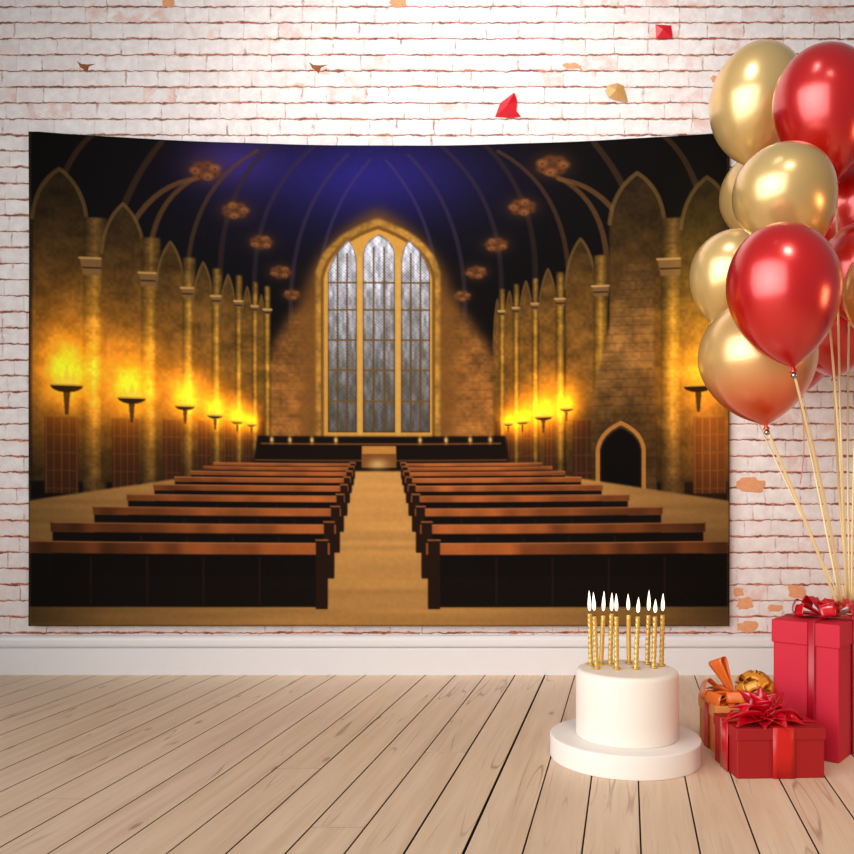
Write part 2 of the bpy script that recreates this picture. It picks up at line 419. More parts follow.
    for sgn in (-1, 1):
        for (ax, ay, bx, by, cx, cy, w, col, al) in (
            (378+sgn*62, 330, 378+sgn*66, 210, 378+sgn*8, 146, 2.0, (66, 54, 92), .5), (378+sgn*84, 350, 378+sgn*100, 210, 378+sgn*30, 140, 2.4, (62, 50, 74), .5),
            (378+sgn*118, 330, 378+sgn*140, 200, 378+sgn*64, 132, 2.6, (58, 44, 54), .5), (378+sgn*150, 330, 378+sgn*176, 200, 378+sgn*104, 128, 3, (54, 38, 34), .6),
            (378+sgn*185, 340, 378+sgn*210, 190, 378+sgn*120, 138, 2.6, (88, 60, 34), .6), (378+sgn*222, 320, 378+sgn*248, 190, 378+sgn*165, 160, 3, (104, 70, 38), .7),
            (378+sgn*275, 290, 378+sgn*262, 190, 378+sgn*215, 132, 4, (60, 40, 26), .8), (378+sgn*272, 300, 378+sgn*250, 180, 378+sgn*180, 168, 3.2, (112, 76, 42), .7),
            (378+sgn*330, 240, 378+sgn*320, 160, 378+sgn*285, 130, 3.5, (66, 46, 28), .8)):
            put(curve(bez((ax, ay), (bx, by), (cx, cy)), w, w*.7, 1.2), col, al)
    # carved leaf bosses at the rib ends
    for bx, by, s in ((206, 160, 15), (236, 200, 13), (262, 232, 11), (281, 262, 10), (292, 285, 8), (552, 154, 16), (522, 196, 13), (496, 234, 11), (476, 262, 10), (462, 286, 8)):
        put(g(bx, by, s*.8, s*.55), (96, 58, 30), .8)
        for i in range(7):
            a = i*2*PI/7+bx; ex, ey = bx+s*.7*math.cos(a), by+s*.42*math.sin(a)
            put(np.clip(1.6-(np.hypot((xx-ex)/(s*.32), (yy-ey)/(s*.22))), 0, 1), (150, 94, 52) if i % 2 else (104, 62, 34), .75)
            put(np.clip(1.0-(np.hypot((xx-ex)/(s*.14), (yy-ey-1)/(s*.1))), 0, 1), (40, 22, 14), .8)
    # ---- end wall
    ew = poly([(262, 445), (266, 350), (290, 305), (325, 280), (435, 280), (468, 305), (496, 350), (500, 445)], 5)
    sh = stone[..., None]*np.array((176, 116, 54))*(.6+.45*np.clip((yy-270)/120, 0, 1))[..., None]
    img[:] = img*(1-ew[..., None])+ew[..., None]*sh*(1-cour[..., None]*.6)
    put(poly(arch(300, 456, 196, 300, 440), 6), (118, 78, 34), .85)
    halo = poly(arch(316, 440, 206, 262, 440), 1.2); img[:] = img*(1-halo[..., None])+halo[..., None]*(stone[..., None]*np.array((196, 144, 62)))
    put(poly(arch(321, 435, 213, 266, 434), .5), (120, 80, 34)); put(poly(arch(324, 432, 217, 268, 432), .4), (196, 146, 66))
    for x0, x1, yt in ((328, 357, 228), (363, 395, 222), (401, 430, 228)):
        if x0 == 363: pts = arch(x0, x1, yt, yt+20, 426)
        elif x0 == 328: pts = [(x0, 426), (x0, 262)]+bez((328, 262), (334, 240), (349, yt))+bez((349, yt), (356, 236), (357, 250))+[(x1, 426)]
        else: pts = [(x0, 426)]+bez((401, 250), (402, 236), (409, yt))+bez((409, yt), (424, 240), (430, 262))+[(x1, 426)]
        m = poly(pts, .3)
        tone = np.clip(1.25-(yy-230)/260, .5, 1.2)
        gc = tone[..., None]*np.array((214, 216, 232))*(.62+.45*nz(2.4, 9, 9+x0))[..., None]
        warm = nz(7, 12, 20+x0)[..., None]; warm = warm*np.clip((yy-225)/150, 0, 1)[..., None]; gc = gc*(1-.6*warm)+.6*warm*np.array((96, 84, 58))
        img[:] = img*(1-m[..., None])+m[..., None]*gc
        lat = ((np.abs(((xx+yy)/3.2) % 1-.5) > .40) | (np.abs(((xx-yy)/3.2) % 1-.5) > .40)).astype(np.float32)
        put(m*lat, (50, 42, 34), .38)
        wd = (x1-x0)/3
        for q in (1, 2): put(seg(x0+wd*q, yt+14, x0+wd*q, 426, .9, .9)*m, (92, 70, 38), .95)
        for ty in (272, 300, 331, 362, 394): put(seg(x0, ty, x1, ty, 1, 1)*m, (110, 84, 44), .9)
        put(np.clip((m-blur(m, 1.0))*3, 0, 1), (70, 48, 24), .8)
    for mx in (360, 398): put(seg(mx, 246, mx, 432, 1.6, 1.6, 1), (206, 160, 84), .9)
    # ---- side walls
    def wallband(xs, sgn):
        for i in range(len(xs)-1):
            a, b = xs[i], xs[i+1]; w = abs(b-a); xl, xr = min(a, b), max(a, b)
            scale = w/75.0
            ytop = 150+(1-min(1, scale))*150
            # recess arch
            ml = poly(arch(xl+w*.12, xr-w*.12, ytop+10, ytop+60, 480), 1)
            t = np.exp(-.5*((yy-345)/70)**2)[..., None]
            base = np.array((52, 38, 20))*(1-t)+np.array((140, 96, 38))*t
            img[:] = img*(1-ml[..., None])+ml[..., None]*base*stone[..., None]
            put(curve(arch(xl+w*.12, xr-w*.12, ytop+10, ytop+60, 400)[1:-1], 1.6*scale+.5, 1.6*scale+.5), (112, 84, 46), .7)
            # pier
            px = b if sgn > 0 else a
            pw_ = max(3.0, w*.17)
            pm = poly([(px-pw_, 210+(1-min(1, scale))*80), (px+pw_, 210+(1-min(1, scale))*80), (px+pw_, 492), (px-pw_, 492)], .8)
            shade = (1-.55*np.abs((xx-px)/pw_))[..., None]
            t2 = np.exp(-.5*((yy-355)/62)**2)[..., None]
            col = (np.array((120, 88, 46))*(1-t2)+np.array((232, 170, 60))*t2)*np.clip(shade, 0, 1)
            img[:] = img*(1-pm[..., None])+pm[..., None]*col*stone[..., None]*(1-cour[..., None]*.5)
            cy_ = 262+(1-min(1, scale))*50
            put(poly([(px-pw_*1.3, cy_-8*scale-2), (px+pw_*1.3, cy_-8*scale-2), (px+pw_, cy_+8*scale), (px-pw_, cy_+8*scale)], .6), (120, 88, 52))
            put(seg(px-pw_*1.3, cy_-8*scale-2, px+pw_*1.3, cy_-8*scale-2, 1, 1), (180, 140, 86)); put(seg(px-pw_, cy_, px+pw_, cy_, .9, .9), (56, 38, 24))
            # timber panelling
            yb = 415
            pn = poly([(xl+w*.3, yb), (xr-w*.22, yb), (xr-w*.22, 492), (xl+w*.3, 492)], .6)
            put(pn, (58, 32, 18), .95)
            gx = (np.abs(((xx-xl)/(6*scale+2)) % 1-.5) > .42) | (np.abs(((yy-yb)/18) % 1-.5) > .46); put(pn*gx, (96, 58, 30), .7)
    left = [24, 96, 152, 190, 218, 240, 256, 268]; wallband(left, 1)
    right = [740, 672, 600, 560, 535, 516, 502, 492]; wallband(right[::-1], 1)
    # broad plain buttress of lit stone on the right
    bt = poly([(622, 262), (640, 250), (652, 262), (656, 495), (592, 495), (590, 400)], 1)
    img[:] = img*(1-bt[..., None])+bt[..., None]*(stone*np.clip(1.05-.006*np.abs(yy-340), .5, 1))[..., None]*np.array((172, 122, 62))*(1-cour[..., None])
    put(poly(arch(600, 640, 424, 448, 492), .8), (12, 9, 8)); put(curve(arch(597, 643, 419, 446, 492), 2, 2), (190, 130, 66), .8)
    add(g(705, 300, 22, 70), (40, 36, 8)); add(g(712, 430, 26, 45), (70, 38, 10))
    # plain fire bowls with warm light
    bowls = [(68, 384, 17), (133, 395, 14), (186, 402, 10), (216, 411, 8), (238, 417, 6), (252, 420, 4.5), (698, 384, 15), (566, 404, 7), (543, 412, 9), (522, 417, 6), (508, 419, 4.5)]
    for bx, by, s in bowls:
        gl = .55 if bx == 698 else 1
        add(g(bx, by-s*1.1, s*1.9, s*2.6), (140, 76, 6), gl*.9); add(g(bx, by-s*.8, s*.95, s*1.3), (150, 112, 14), gl)
        put(poly([(bx-s*.22, by+s*.3), (bx+s*.22, by+s*.3), (bx+s*.1, by+s*1.7), (bx-s*.1, by+s*1.7)], .4), (74, 48, 22), .9)
        if gl == 1:
            for dx in (-.5, 0, .45): put(poly([(bx+s*(dx-.3), by), (bx+s*dx, by-s*(1.3-abs(dx))), (bx+s*(dx+.3), by)], .5), (255, 214, 70), .9)
        bm_ = poly([(bx-s, by-1)]+[(bx-s*math.cos(q*PI/12), by-1+s*.45*math.sin(q*PI/12)) for q in range(1, 12)]+[(bx+s, by-1)], .4)
        put(bm_, (52, 32, 12)); put(seg(bx-s, by-1, bx+s, by-1, .8, .8), (222, 170, 60), .9)
    # ---- floor
    fl = poly([(29, 500), (258, 462), (505, 462), (729, 500), (729, 640), (29, 640)], .8)
    b = .62+.38*np.exp(-.5*((xx-378)/190)**2)+.12*(nz(90, 5, 33)-.5)
    dep = np.clip((yy-462)/150, 0, 1)
    fc = (b*(1.0-.18*dep))[..., None]*np.array((206, 152, 84))
    img[:] = img*(1-fl[..., None])+fl[..., None]*fc
    # dais step, rail and plain altar table
    put(poly([(258, 430), (505, 430), (510, 466), (252, 466)], .8), (24, 15, 10)); put(seg(262, 438, 500, 438, 1, 1), (104, 66, 32), .9); put(seg(256, 455, 506, 455, .9, .9), (92, 56, 28), .9)
    put(poly([(362, 440), (396, 440), (396, 462), (362, 462)], .4), (186, 128, 62)); put(poly([(362, 448), (396, 448), (396, 462), (362, 462)], .4), (120, 76, 36))
    for q in (272, 290, 312, 336, 420, 446, 470, 490): put(g(q, 434, 1.3, 2.4), (255, 206, 120), .9)
    put(g(378, 459, 7, 4), (255, 220, 150), .55)
    # ---- rows of pews both sides of the aisle
    ys = [472]
    while ys[-1] < 600: ys.append(ys[-1]+(ys[-1]-452)*.27+1.0)
    ys[-1] = 606
    for yb in ys:
        k = (yb-438)/168.0                         # nearness
        hgt = 54*k; xi = 16+34*k
        for sgn in (-1, 1):
            e0 = 378+sgn*xi; e1 = 378+sgn*(110+240*k*1.1)
            lo, hi = min(e0, e1), max(e0, e1)
            put(poly([(lo, yb-hgt), (hi, yb-hgt), (hi, yb), (lo, yb)], .5), (17, 11, 9), .97)
            # seat/top board catching the warm light
            th = 11*k+1
            top = poly([(lo-2*k, yb-hgt), (hi+2*k, yb-hgt), (hi+2*k-sgn*0, yb-hgt-th), (lo-2*k, yb-hgt-th)], .4)
            tc = (.55+.5*np.exp(-.5*((xx-378-sgn*70)/110)**2)+.35*(nz(16, 30, int(yb))-.5))[..., None]*np.array((150, 84, 42))
            img[:] = img*(1-top[..., None])+top[..., None]*tc
            put(seg(lo, yb-hgt-th+.5, hi, yb-hgt-th+.5, .6, .6), (196, 128, 76), .5)
            # end panel beside the aisle
            xe = e0; pw2 = 3+9*k
            put(poly([(xe, yb+2), (xe+sgn*pw2, yb+2), (xe+sgn*pw2, yb-hgt-th-3*k), (xe, yb-hgt-th-3*k)], .4), (38, 22, 14)); put(seg(xe, yb-hgt-th-3*k, xe+sgn*pw2, yb-hgt-th-3*k, .8, .8), (150, 90, 50), .9)
            if k > .5:
                for q in range(1, 5):
                    xq = e0+sgn*(pw2+q*56*k); put(seg(xq, yb-hgt+4, xq, yb-3, 1, 1), (44, 26, 16), .7)
    img *= (1+.05*(fine-.5))[..., None]
    # vignette belonging to the picture that is printed
    v = 1-.35*np.clip((np.abs(xx-378)-270)/90, 0, 1)*np.clip((np.abs(yy-375)-120)/120, 0, 1); img *= v[..., None]
    # stitched hem
    edge = np.minimum(np.minimum(xx-X0, X1-xx), (Y1-yy)); put(((edge < 1.6)).astype(np.float32), (44, 30, 18), .6)
    dots = ((edge > 1.6) & (edge < 2.8) & (((xx+yy) % 3.2) < 1.3)).astype(np.float32); put(dots, (120, 92, 52), .5)
    img = (np.clip(img, 0, 255)/255)**1.08
    lin = np.where(img <= .04045, img/12.92, ((img+.055)/1.055)**2.4)
    lin = lin.reshape(Hh//2, 2, W//2, 2, 3).mean(axis=(1, 3))
    return lin
def build_hanging():
    im = paint(); h, w = im.shape[:2]
    Yc = YW-.022; k = Yc/F
    jj, ii = np.meshgrid(np.arange(w), np.arange(h))
    px = 29+700*jj/(w-1.0)
    u = jj/(w-1.0); v = ii/(h-1.0)
    sag = 14.0*(1-np.abs(2*u-1.03)**2.0).clip(0, 1)
    top = 132+sag*1.0; py = top+(626-top)*v
    fold = .0035*np.sin(u*34+2*v)*(1-v*.4)+.003*np.sin(u*11+1+v*3)+.0025*np.sin(v*9+u*4)
    fold = fold*(.35+.65*np.sin(np.clip(v, 0, 1)*PI*.9+.1))
    X = (px-CX)*k; Z = H-(py-CY)*k; Yv = Yc+fold-.004
    n = w*h
    co = np.stack([X, Yv, Z], -1).reshape(-1, 3).astype(np.float32)
    idx = np.arange(n).reshape(h, w)
    q = np.stack([idx[:-1, :-1], idx[1:, :-1], idx[1:, 1:], idx[:-1, 1:]], -1).reshape(-1, 4)
    me = bpy.data.meshes.new('wall_hanging'); me.vertices.add(n); me.vertices.foreach_set('co', co.ravel())
    me.loops.add(q.size); me.loops.foreach_set('vertex_index', q.ravel().astype(np.int32))
    me.polygons.add(len(q)); me.polygons.foreach_set('loop_start', (np.arange(len(q))*4).astype(np.int32)); me.polygons.foreach_set('loop_total', np.full(len(q), 4, np.int32))
    me.update(calc_edges=True); me.polygons.foreach_set('use_smooth', [True]*len(q))
    ca = me.color_attributes.new('print', 'FLOAT_COLOR', 'POINT')
    rgba = np.ones((n, 4), np.float32); rgba[:, :3] = im.reshape(-1, 3); ca.data.foreach_set('color', rgba.ravel())
    t = NT('printed_polyester_cloth')
    c = t.n('ShaderNodeAttribute', attribute_name='print').outputs['Color']
    co_ = t.n('ShaderNodeTexCoord').outputs['Object']
    wv = t.noise(co_, 500, 2)
    me.materials.append(t.bsdf(c, .8, bump=wv, bs=.08, bd=.0005, **{'Specular IOR Level': .06}))
    o = bpy.data.objects.new('wall_hanging', me); COL.objects.link(o)
    m = o.modifiers.new('thick', 'SOLIDIFY'); m.thickness = .0015; m.offset = 1
    tag(o, 'large printed cloth hanging showing a candlelit stone hall, hung on the white brick wall', 'tapestry')
build_hanging()

# ------------------------------------------------------------------ CAKE
CKX, CKY = .5255, 2.316
cake_c = Vector(((626.8-CX)/F*CKY, CKY, .06))
drum_c = Vector(((624.7-CX)/F*CKY, CKY, 0))
DR, DHt = .1965, .060
def rprof(R, Hh, r, r2=None, n=6):
    r2 = r if r2 is None else r2
    p = [(0, 0), (R-r2, 0)]+[(R-r2+r2*math.sin(a), r2-r2*math.cos(a)) for a in [PI/2*i/n for i in range(1, n+1)]]
    p += [(R-r+r*math.cos(a), Hh-r+r*math.sin(a)) for a in [PI/2*i/n for i in range(n+1)]]
    for q in (.8, .5, .2): p.append((R*q, Hh))
    return p+[(0, Hh)]
o = lathe('cake_drum', rprof(DR, DHt, .004, .003), M['drum'], n=96); o.location = drum_c
tag(o, 'thick white round cake board on the plank floor', 'cake board')
o = lathe('birthday_cake', rprof(.1335, .176, .012, .003), M['icing'], n=96); o.location = cake_c
tag(o, 'tall round white frosted cake on the white board, candles on top', 'cake')
# candles: top and foot pixels measured in the photograph
cand = [(120, 205, 128, 505, 0), (149, 222, 163, 525, 0), (202, 215, 190, 500, 1), (253, 205, 246, 500, 0), (283, 222, 285, 530, 0),
        (356, 212, 360, 495, 1), (414, 222, 402, 528, 0), (479, 215, 472, 497, 0), (519, 222, 510, 520, 0), (565, 212, 558, 508, 0)]
flames = [(62, 190), (72, 188), (65, 190), (75, 190), (80, 190), (83, 185), (103, 200), (60, 188), (115, 200), (80, 190)]
desc = ['leftmost gold spiral candle of the ten on the white cake', 'second gold candle from the left, front row of the cake, leaning left',
        'smooth orange-gold candle third from the left on the white cake', 'gold spiral candle fourth from the left, just behind its neighbour',
        'gold spiral candle fifth from the left, planted nearest the front', 'smooth orange-gold candle alone in the middle of the cake',
        'gold spiral candle fourth from the right, right of the lone smooth one', 'gold spiral candle third from the right with the tallest flame',
        'gold spiral candle second from the right with the shortest flame', 'rightmost gold spiral candle on the white cake']
ZT = .06+.176
for i, ((tx, ty, bx, by, sm), (f0, f1)) in enumerate(zip(cand, flames)):
    tx, ty = 570+tx*.16393, 580+ty*.16393; bx, by = 570+bx*.16393, 580+by*.16393+3.0
    Yd = F*(H-ZT)/(by-CY); b = P(bx, by, Yd); b.z = ZT
    tp = P(tx, ty, Yd); L = (tp-b).length
    # placed on the photo's foot point, leaning as the photo shows
    t = thing('birthday_candle', b, desc[i]+', lit', 'candle', 'lit candles on the cake')
    d = (tp-b).normalized(); t.rotation_euler = d.to_track_quat('Z', 'Y').to_euler()
    R = .0060
    if sm: prof = [(0, 0), (R, 0)]+[(R, L*q/10) for q in range(1, 10)]+[(R, L-.002), (R*.7, L), (0, L)]; tw = None
    else:
        prof = [(0, 0)]+[(R, L*q/90) for q in range(0, 90)]+[(R, L-.001), (R*.6, L), (0, L)]
        tw = lambda a, z: .80+.26*abs(math.sin(1.5*a+z*230))
    lathe('wax', prof, M['candle2' if sm else 'candle'], t, n=24, twist=tw)
    lathe('holder', [(0, -.001), (.004, -.001), (.0095, .0025), (.0105, .005), (.0098, .0055), (.006, .003), (.0055, .006), (.0, .006)], M['candle'], t, n=24, twist=lambda a, z: 1+.07*math.sin(8*a))
    lathe('wick', [(0, L-.001), (.0007, L-.001), (.0006, L+.006), (0, L+.0065)], M['wick'], t, n=8)
    fb = ty-(580+f1*.16393); ft = ty-(580+f0*.16393); k = Yd/F
    z0, z1 = L+max(fb*k, .002), L+ft*k; fh = z1-z0; fr = .0052
    fp = [(0, z0)]+[(fr*math.sin(PI*q**.62)**.8*(1-.25*q), z0+fh*q) for q in [j/20 for j in range(1, 20)]]+[(0, z1)]
    lathe('flame', fp, M['flame'], t, n=16)

# ------------------------------------------------------------------ GIFTS
def petal(name, root, yaw, L, W, rise, curl, mat, parent, roll=0, n=12, m=7, point=True, cup=.25):
    """a pointed satin petal from root"""
    d = Vector((math.cos(yaw), math.sin(yaw), 0)); sd = Vector((-math.sin(yaw), math.cos(yaw), 0))
    rows = []
    for i in range(n+1):
        t = i/n
        el = rise-curl*t
        # integrate path
        if i == 0: p = Vector(root); 
        else: p = p+(d*math.cos(el)+Vector((0, 0, math.sin(el))))*(L/n)
        up = (Vector((0, 0, 1))*math.cos(el)-d*math.sin(el))
        s2 = sd*math.cos(roll)+up*math.sin(roll); u2 = up*math.cos(roll)-sd*math.sin(roll)
        w = W*((.28+.9*math.sin(PI*min(t, .999)**.8)) if point else (.45+.55*min(1, t*3)))*(1 if not point else (1 if t < .6 else max(.04, 1-(t-.6)/.4*.85)))
        rows.append([p+s2*(w/2*q)+u2*(cup*w*(q*q)) for q in [-1+2*j/m for j in range(m+1)]])
    return strip(name, rows, mat, parent)
def loop(name, root, yaw, L, W, Ht, tilt, mat, parent, n=22, m=5, roll=0):
    d = Vector((math.cos(yaw), math.sin(yaw), 0)); sd = Vector((-math.sin(yaw), math.cos(yaw), 0))
    dd = d*math.cos(tilt)+Vector((0, 0, math.sin(tilt))); uu = Vector((0, 0, 1))*math.cos(tilt)-d*math.sin(tilt)
    s2 = sd*math.cos(roll)+uu*math.sin(roll); u2 = uu*math.cos(roll)-sd*math.sin(roll)
    rows = []
    for i in range(n+1):
        t = i/n
        a = L*math.sin(PI*t)**.85 if 0 < t < 1 else 0
        h = Ht*(.5-.5*math.cos(2*PI*t))**.6*math.copysign(1, t-.5)*.5 if 0 < t < 1 else 0
        if abs(t-.5) < .18: h *= abs(t-.5)/.18*(2-abs(t-.5)/.18)
        w = W*(.3+.7*math.sin(PI*t))
        rows.append([Vector(root)+dd*a+u2*h+s2*(w/2*q)+u2*(.0015*math.cos(q*5)) for q in [-1+2*j/m for j in range(m+1)]])
    return strip(name, rows, mat, parent)
def empty_part(name, parent, loc):
    o = bpy.data.objects.new(name, None); COL.objects.link(o); o.parent = parent; o.location = loc; o.empty_display_size = .02; return o

# small red box in front
g1 = thing('gift_box', (.868, 2.216, 0), 'small flat red gift box with a pointed red bow, in front of the other presents', 'present', 'wrapped presents on the floor', rz=math.radians(2))
hw, hd, hh = .112, .079, .124
box('body', -hw+.003, hw-.003, -hd+.003, hd-.003, 0, hh-.028, M['red'], g1)
box('lid', -hw, hw, -hd, hd, hh-.030, hh, M['red'], g1)
rx = .0 + .006
def band(name, x0, x1, mat, parent, hd, hh, th=.0012):
    # ribbon wrapped front - top - back
    path = [(-hd-th, .001), (-hd-th, hh*.5), (-hd-th, hh+th*.3), (-hd+.002, hh+th), (0, hh+th), (hd-.002, hh+th), (hd+th, hh+th*.3), (hd+th, hh*.5), (hd+th, .001)]
    rows = [[Vector((x0+(x1-x0)*q/4, y, z)) for q in range(5)] for y, z in path]
    return strip(name, rows, mat, parent, th=.0012)
band('ribbon', rx-.028, rx+.028, M['redrib'], g1, hd, hh)['label'] = 'vermilion ribbon down the front of the red box'
def bandx(name, y0, y1, mat, parent, hw, hh, th=.0012):
    path = [(-hw-th, .001), (-hw-th, hh*.5), (-hw-th, hh+th*.3), (-hw+.002, hh+th), (0, hh+th), (hw-.002, hh+th), (hw+th, hh+th*.3), (hw+th, hh*.5), (hw+th, .001)]
    rows = [[Vector((x, y0+(y1-y0)*q/4, z)) for q in range(5)] for x, z in path]
    return strip(name, rows, mat, parent, th=.0012)
bandx('ribbon', -.025, .025, M['redbow'], g1, hw, hh+.0006)
bow = empty_part('bow', g1, (-.018, -.01, hh+.003)); BS = 1.22
for yaw, L, W, rise, curl, roll in ((-2.95, .098, .044, .40, .75, .2), (-2.55, .090, .040, .25, .45, -.2), (2.9, .075, .04, .75, .8, .3), (-1.9, .07, .036, .35, .7, 0), (-1.2, .072, .036, .4, .8, .1),
                                    (-.45, .085, .042, .30, .6, .2), (.05, .098, .040, .45, .95, -.3), (.5, .085, .04, .95, .6, .3), (1.5, .07, .04, .9, .6, .1), (2.2, .08, .042, 1.1, .7, -.2)):
    petal('petal', (0, 0, 0), yaw, L*BS, W*BS*1.1, rise, curl, M['redbow'], bow, roll=roll)
for yaw, L, W, rise, curl, roll in ((3.0, .062, .032, 1.35, .5, .6), (-1.4, .058, .034, 1.2, .5, -.3), (.2, .062, .034, 1.25, .5, .5), (1.4, .066, .034, 1.45, .3, -.5), (-.6, .056, .03, 1.0, .6, .2), (-2.2, .058, .032, 1.0, .6, .2)):
    petal('petal', (0, 0, .004), yaw, L*BS, W*BS*1.1, rise, curl, M['redbow'], bow, roll=roll)
loop('loop', (-.01, 0, .004), -2.9, .05, .03, .03, .6, M['redbow'], bow); loop('loop', (.01, 0, .004), -.3, .05, .03, .03, .6, M['redbow'], bow)

# orange box behind it
g2 = thing('gift_box', (.853, 2.404, 0), 'orange gift box topped with a curled orange ribbon bow, behind the small red box', 'present', 'wrapped presents on the floor')
hw, hd, hh = .080, .078, .132
box('body', -hw+.003, hw-.003, -hd+.003, hd-.003, 0, hh-.028, M['orange'], g2)
box('lid', -hw, hw, -hd, hd, hh-.036, hh, M['orangelid'], g2)['label'] = 'paler orange lid'
bandx('ribbon', -.018, .018, M['redrib'], g2, hw, hh)
bow = empty_part('bow', g2, (-.004, -.012, hh+.002))
loop('loop', (0, 0, .004), 3.0, .092, .060, .062, .30, M['orangebow'], bow, roll=.35)
loop('loop', (0, 0, .004), -2.65, .090, .056, .040, .10, M['orangebow'], bow, roll=-.1)
loop('loop', (-.004, 0, .006), 2.5, .112, .050, .030, 1.12, M['orangebow'], bow, roll=1.2)
loop('loop', (0, 0, .004), -1.9, .070, .050, .034, .25, M['orangebow'], bow)
loop('loop', (0, 0, .004), -.6, .070, .050, .034, .1, M['orangebow'], bow)
loop('loop', (0, 0, .004), .1, .085, .050, .040, .25, M['orangebow'], bow)
for k in range(9):
    a = 2*PI*k/9; loop('loop', (.052, 0, .030), a, .052, .036, .028, .35+.25*math.sin(3*a), M['goldbow'], bow, roll=.5)
for k in range(6):
    a = 2*PI*k/6+.4; loop('loop', (.052, 0, .036), a, .044, .030, .026, .95, M['goldbow'], bow, roll=-.6)
for yaw, L, W, rise, curl in ((3.05, .098, .060, .30, .6), (-2.6, .100, .058, .22, .5), (-2.05, .085, .056, .2, .5), (2.6, .09, .05, .7, .9), (-1.4, .07, .05, .2, .5)):
    petal('petal', (0, 0, .002), yaw, L, W, rise, curl, M['orangebow'], bow, roll=.15)
petal('tail', (0, 0, .004), -2.4, .085, .026, .05, .25, M['orangebow'], bow, point=False)

# tall crimson box at the right edge
dv = Vector((1.069-.944, 2.251-2.36)); ang = math.atan2(dv.y, dv.x); wL = .176
corner = Vector((1.069, 2.251, 0)); ex = Vector((math.cos(ang), math.sin(ang), 0)); ey = Vector((-math.sin(ang), math.cos(ang), 0))
c3 = corner-ex*(wL/2)+ey*(.24/2)
g3 = thing('gift_box', c3, 'tall crimson-pink gift box with a red bow, holding the balloon ribbons at the right edge', 'present', 'wrapped presents on the floor', rz=ang)
hw, hd, hh = wL/2, .12, .360
box('body', -hw+.004, hw-.004, -hd+.004, hd-.004, 0, hh-.05, M['crim'], g3)
box('lid', -hw, hw, -hd, hd, hh-.062, hh, M['crim'], g3)
rc = .016
band('ribbon', rc-.010, rc+.010, M['crimd'], g3, hd, hh)['label'] = 'deep crimson ribbon over the tall box'
bandx('ribbon', -.012, .012, M['crimd'], g3, hw, hh+.0006)
bow = empty_part('bow', g3, (.016, .0, hh+.002))
for yaw, L, W, Hh_, tilt in ((3.3, .085, .045, .045, .3), (2.5, .08, .04, .04, .45), (-1.2, .075, .04, .04, .35), (-2.3, .08, .04, .04, .25), (-.2, .085, .045, .045, .3), (.7, .08, .04, .04, .4), (1.6, .07, .04, .04, .4)):
    loop('loop', (0, 0, .003), yaw, L, W, Hh_, tilt, M['redbow'], bow, roll=.2)
for yaw in (3.0, -1.7, .5, 1.9, -.6): petal('petal', (0, 0, .004), yaw, .06, .03, 1.1, .5, M['redbow'], bow)

# ------------------------------------------------------------------ BALLOONS
TIE = Vector(g3.location)+Vector((.0, .0, .370+.03)); 
BOWTOP = P(846, 603, c3.y-.01)
def balloon(cx, cy, rx, tipx, tipy, Y, mat, label, topy=None, string=None, bead=None, smat='string'):
    c = P(cx, cy, Y); tip = P(tipx, tipy, Y); r = rx/F*Y
    ax = (c-tip); Lt = ax.length; ax.normalize()
    top = r*1.06 if topy is None else (cy-topy)/F*Y
    Lt = max(Lt, r*1.08)
    tip = c-ax*Lt
    t = thing('balloon', tip, label, 'balloon', 'red and gold balloons in the bunch')
    q = Vector((0, 0, 1)).rotation_difference(ax); t.rotation_mode = 'QUATERNION'; t.rotation_quaternion = q
    # profile from neck (z=0) to crown
    prof = [(0, .0), (.006, .0)]
    N = 26
    for i in range(1, N):
        s = i/N                         # 0 at the neck, 1 at the widest ring
        rr = r*(math.sin(PI/2*s)**.92*(1-.0*s))
        zz = Lt*(1-math.cos(PI/2*s)**1.12)
        # lower half narrows more gently than a sphere
        rr = r*(1-(1-s)**1.75)**.93
        zz = Lt*s**1.0 if False else Lt*(.55*s+.45*(1-math.cos(PI/2*s)))
        prof.append((max(rr, .007), zz))
    prof.append((r, Lt))
    for i in range(1, 22):
        a = PI/2*i/22; prof.append((r*math.cos(a), Lt+top*math.sin(a)))
    prof.append((0, Lt+top))
    # smooth the profile
    pr2 = prof[:]
    for _ in range(4):
        pr2 = [pr2[0], pr2[1]]+[((pr2[i-1][0]+2*pr2[i][0]+pr2[i+1][0])/4, (pr2[i-1][1]+2*pr2[i][1]+pr2[i+1][1])/4) for i in range(2, len(pr2)-1)]+[pr2[-1]]
    b = lathe('latex', pr2, mat, t, n=64)
    lathe('knot', [(0, .002), (.005, .002), (.0045, -.003), (.0065, -.006), (.009, -.011), (.0085, -.0125), (.004, -.009), (0, -.008)], mat, t, n=20)
    if bead:
        lathe('bead', [(.0075*math.sin(PI*j/14) if 0 < j < 14 else 0, -.020-.0075*math.cos(PI*j/14)) for j in range(15)], M['bead'], t, n=24)
    if string:
        st = tip-ax*.008; end = P(string[0], string[1], string[2]); pts = []
        inv = (Matrix.Translation(tip) @ q.to_matrix().to_4x4()).inverted()
        for j in range(21):
            s = j/20; p = st.lerp(end, s)+Vector((.012*math.sin(PI*s)*(1 if tipx < 830 else -.5), 0, -.02*math.sin(PI*s))); pts.append(inv @ p)
        w = string[3] if len(string) > 3 else .006
        sweep('ribbon_string', pts, w, .0012, M[smat], t, side=inv.to_3x3() @ Vector((1, -.3, 0)))
    return t
ey0 = c3.y
zb = lambda px, py, Y=None, w=.006: (px, py, Y or (c3.y-.0), w)
balloon(757, 103, 46.5, 748, 166, 2.74, M['bgold'], 'gold balloon at the top left of the bunch, beside the topmost red one', topy=43.5, string=zb(840, 601))
balloon(825, 105, 49.5, 836, 180, 2.40, M['bred'], 'red balloon at the top of the bunch, right of the top gold one', topy=46, string=zb(848, 602))
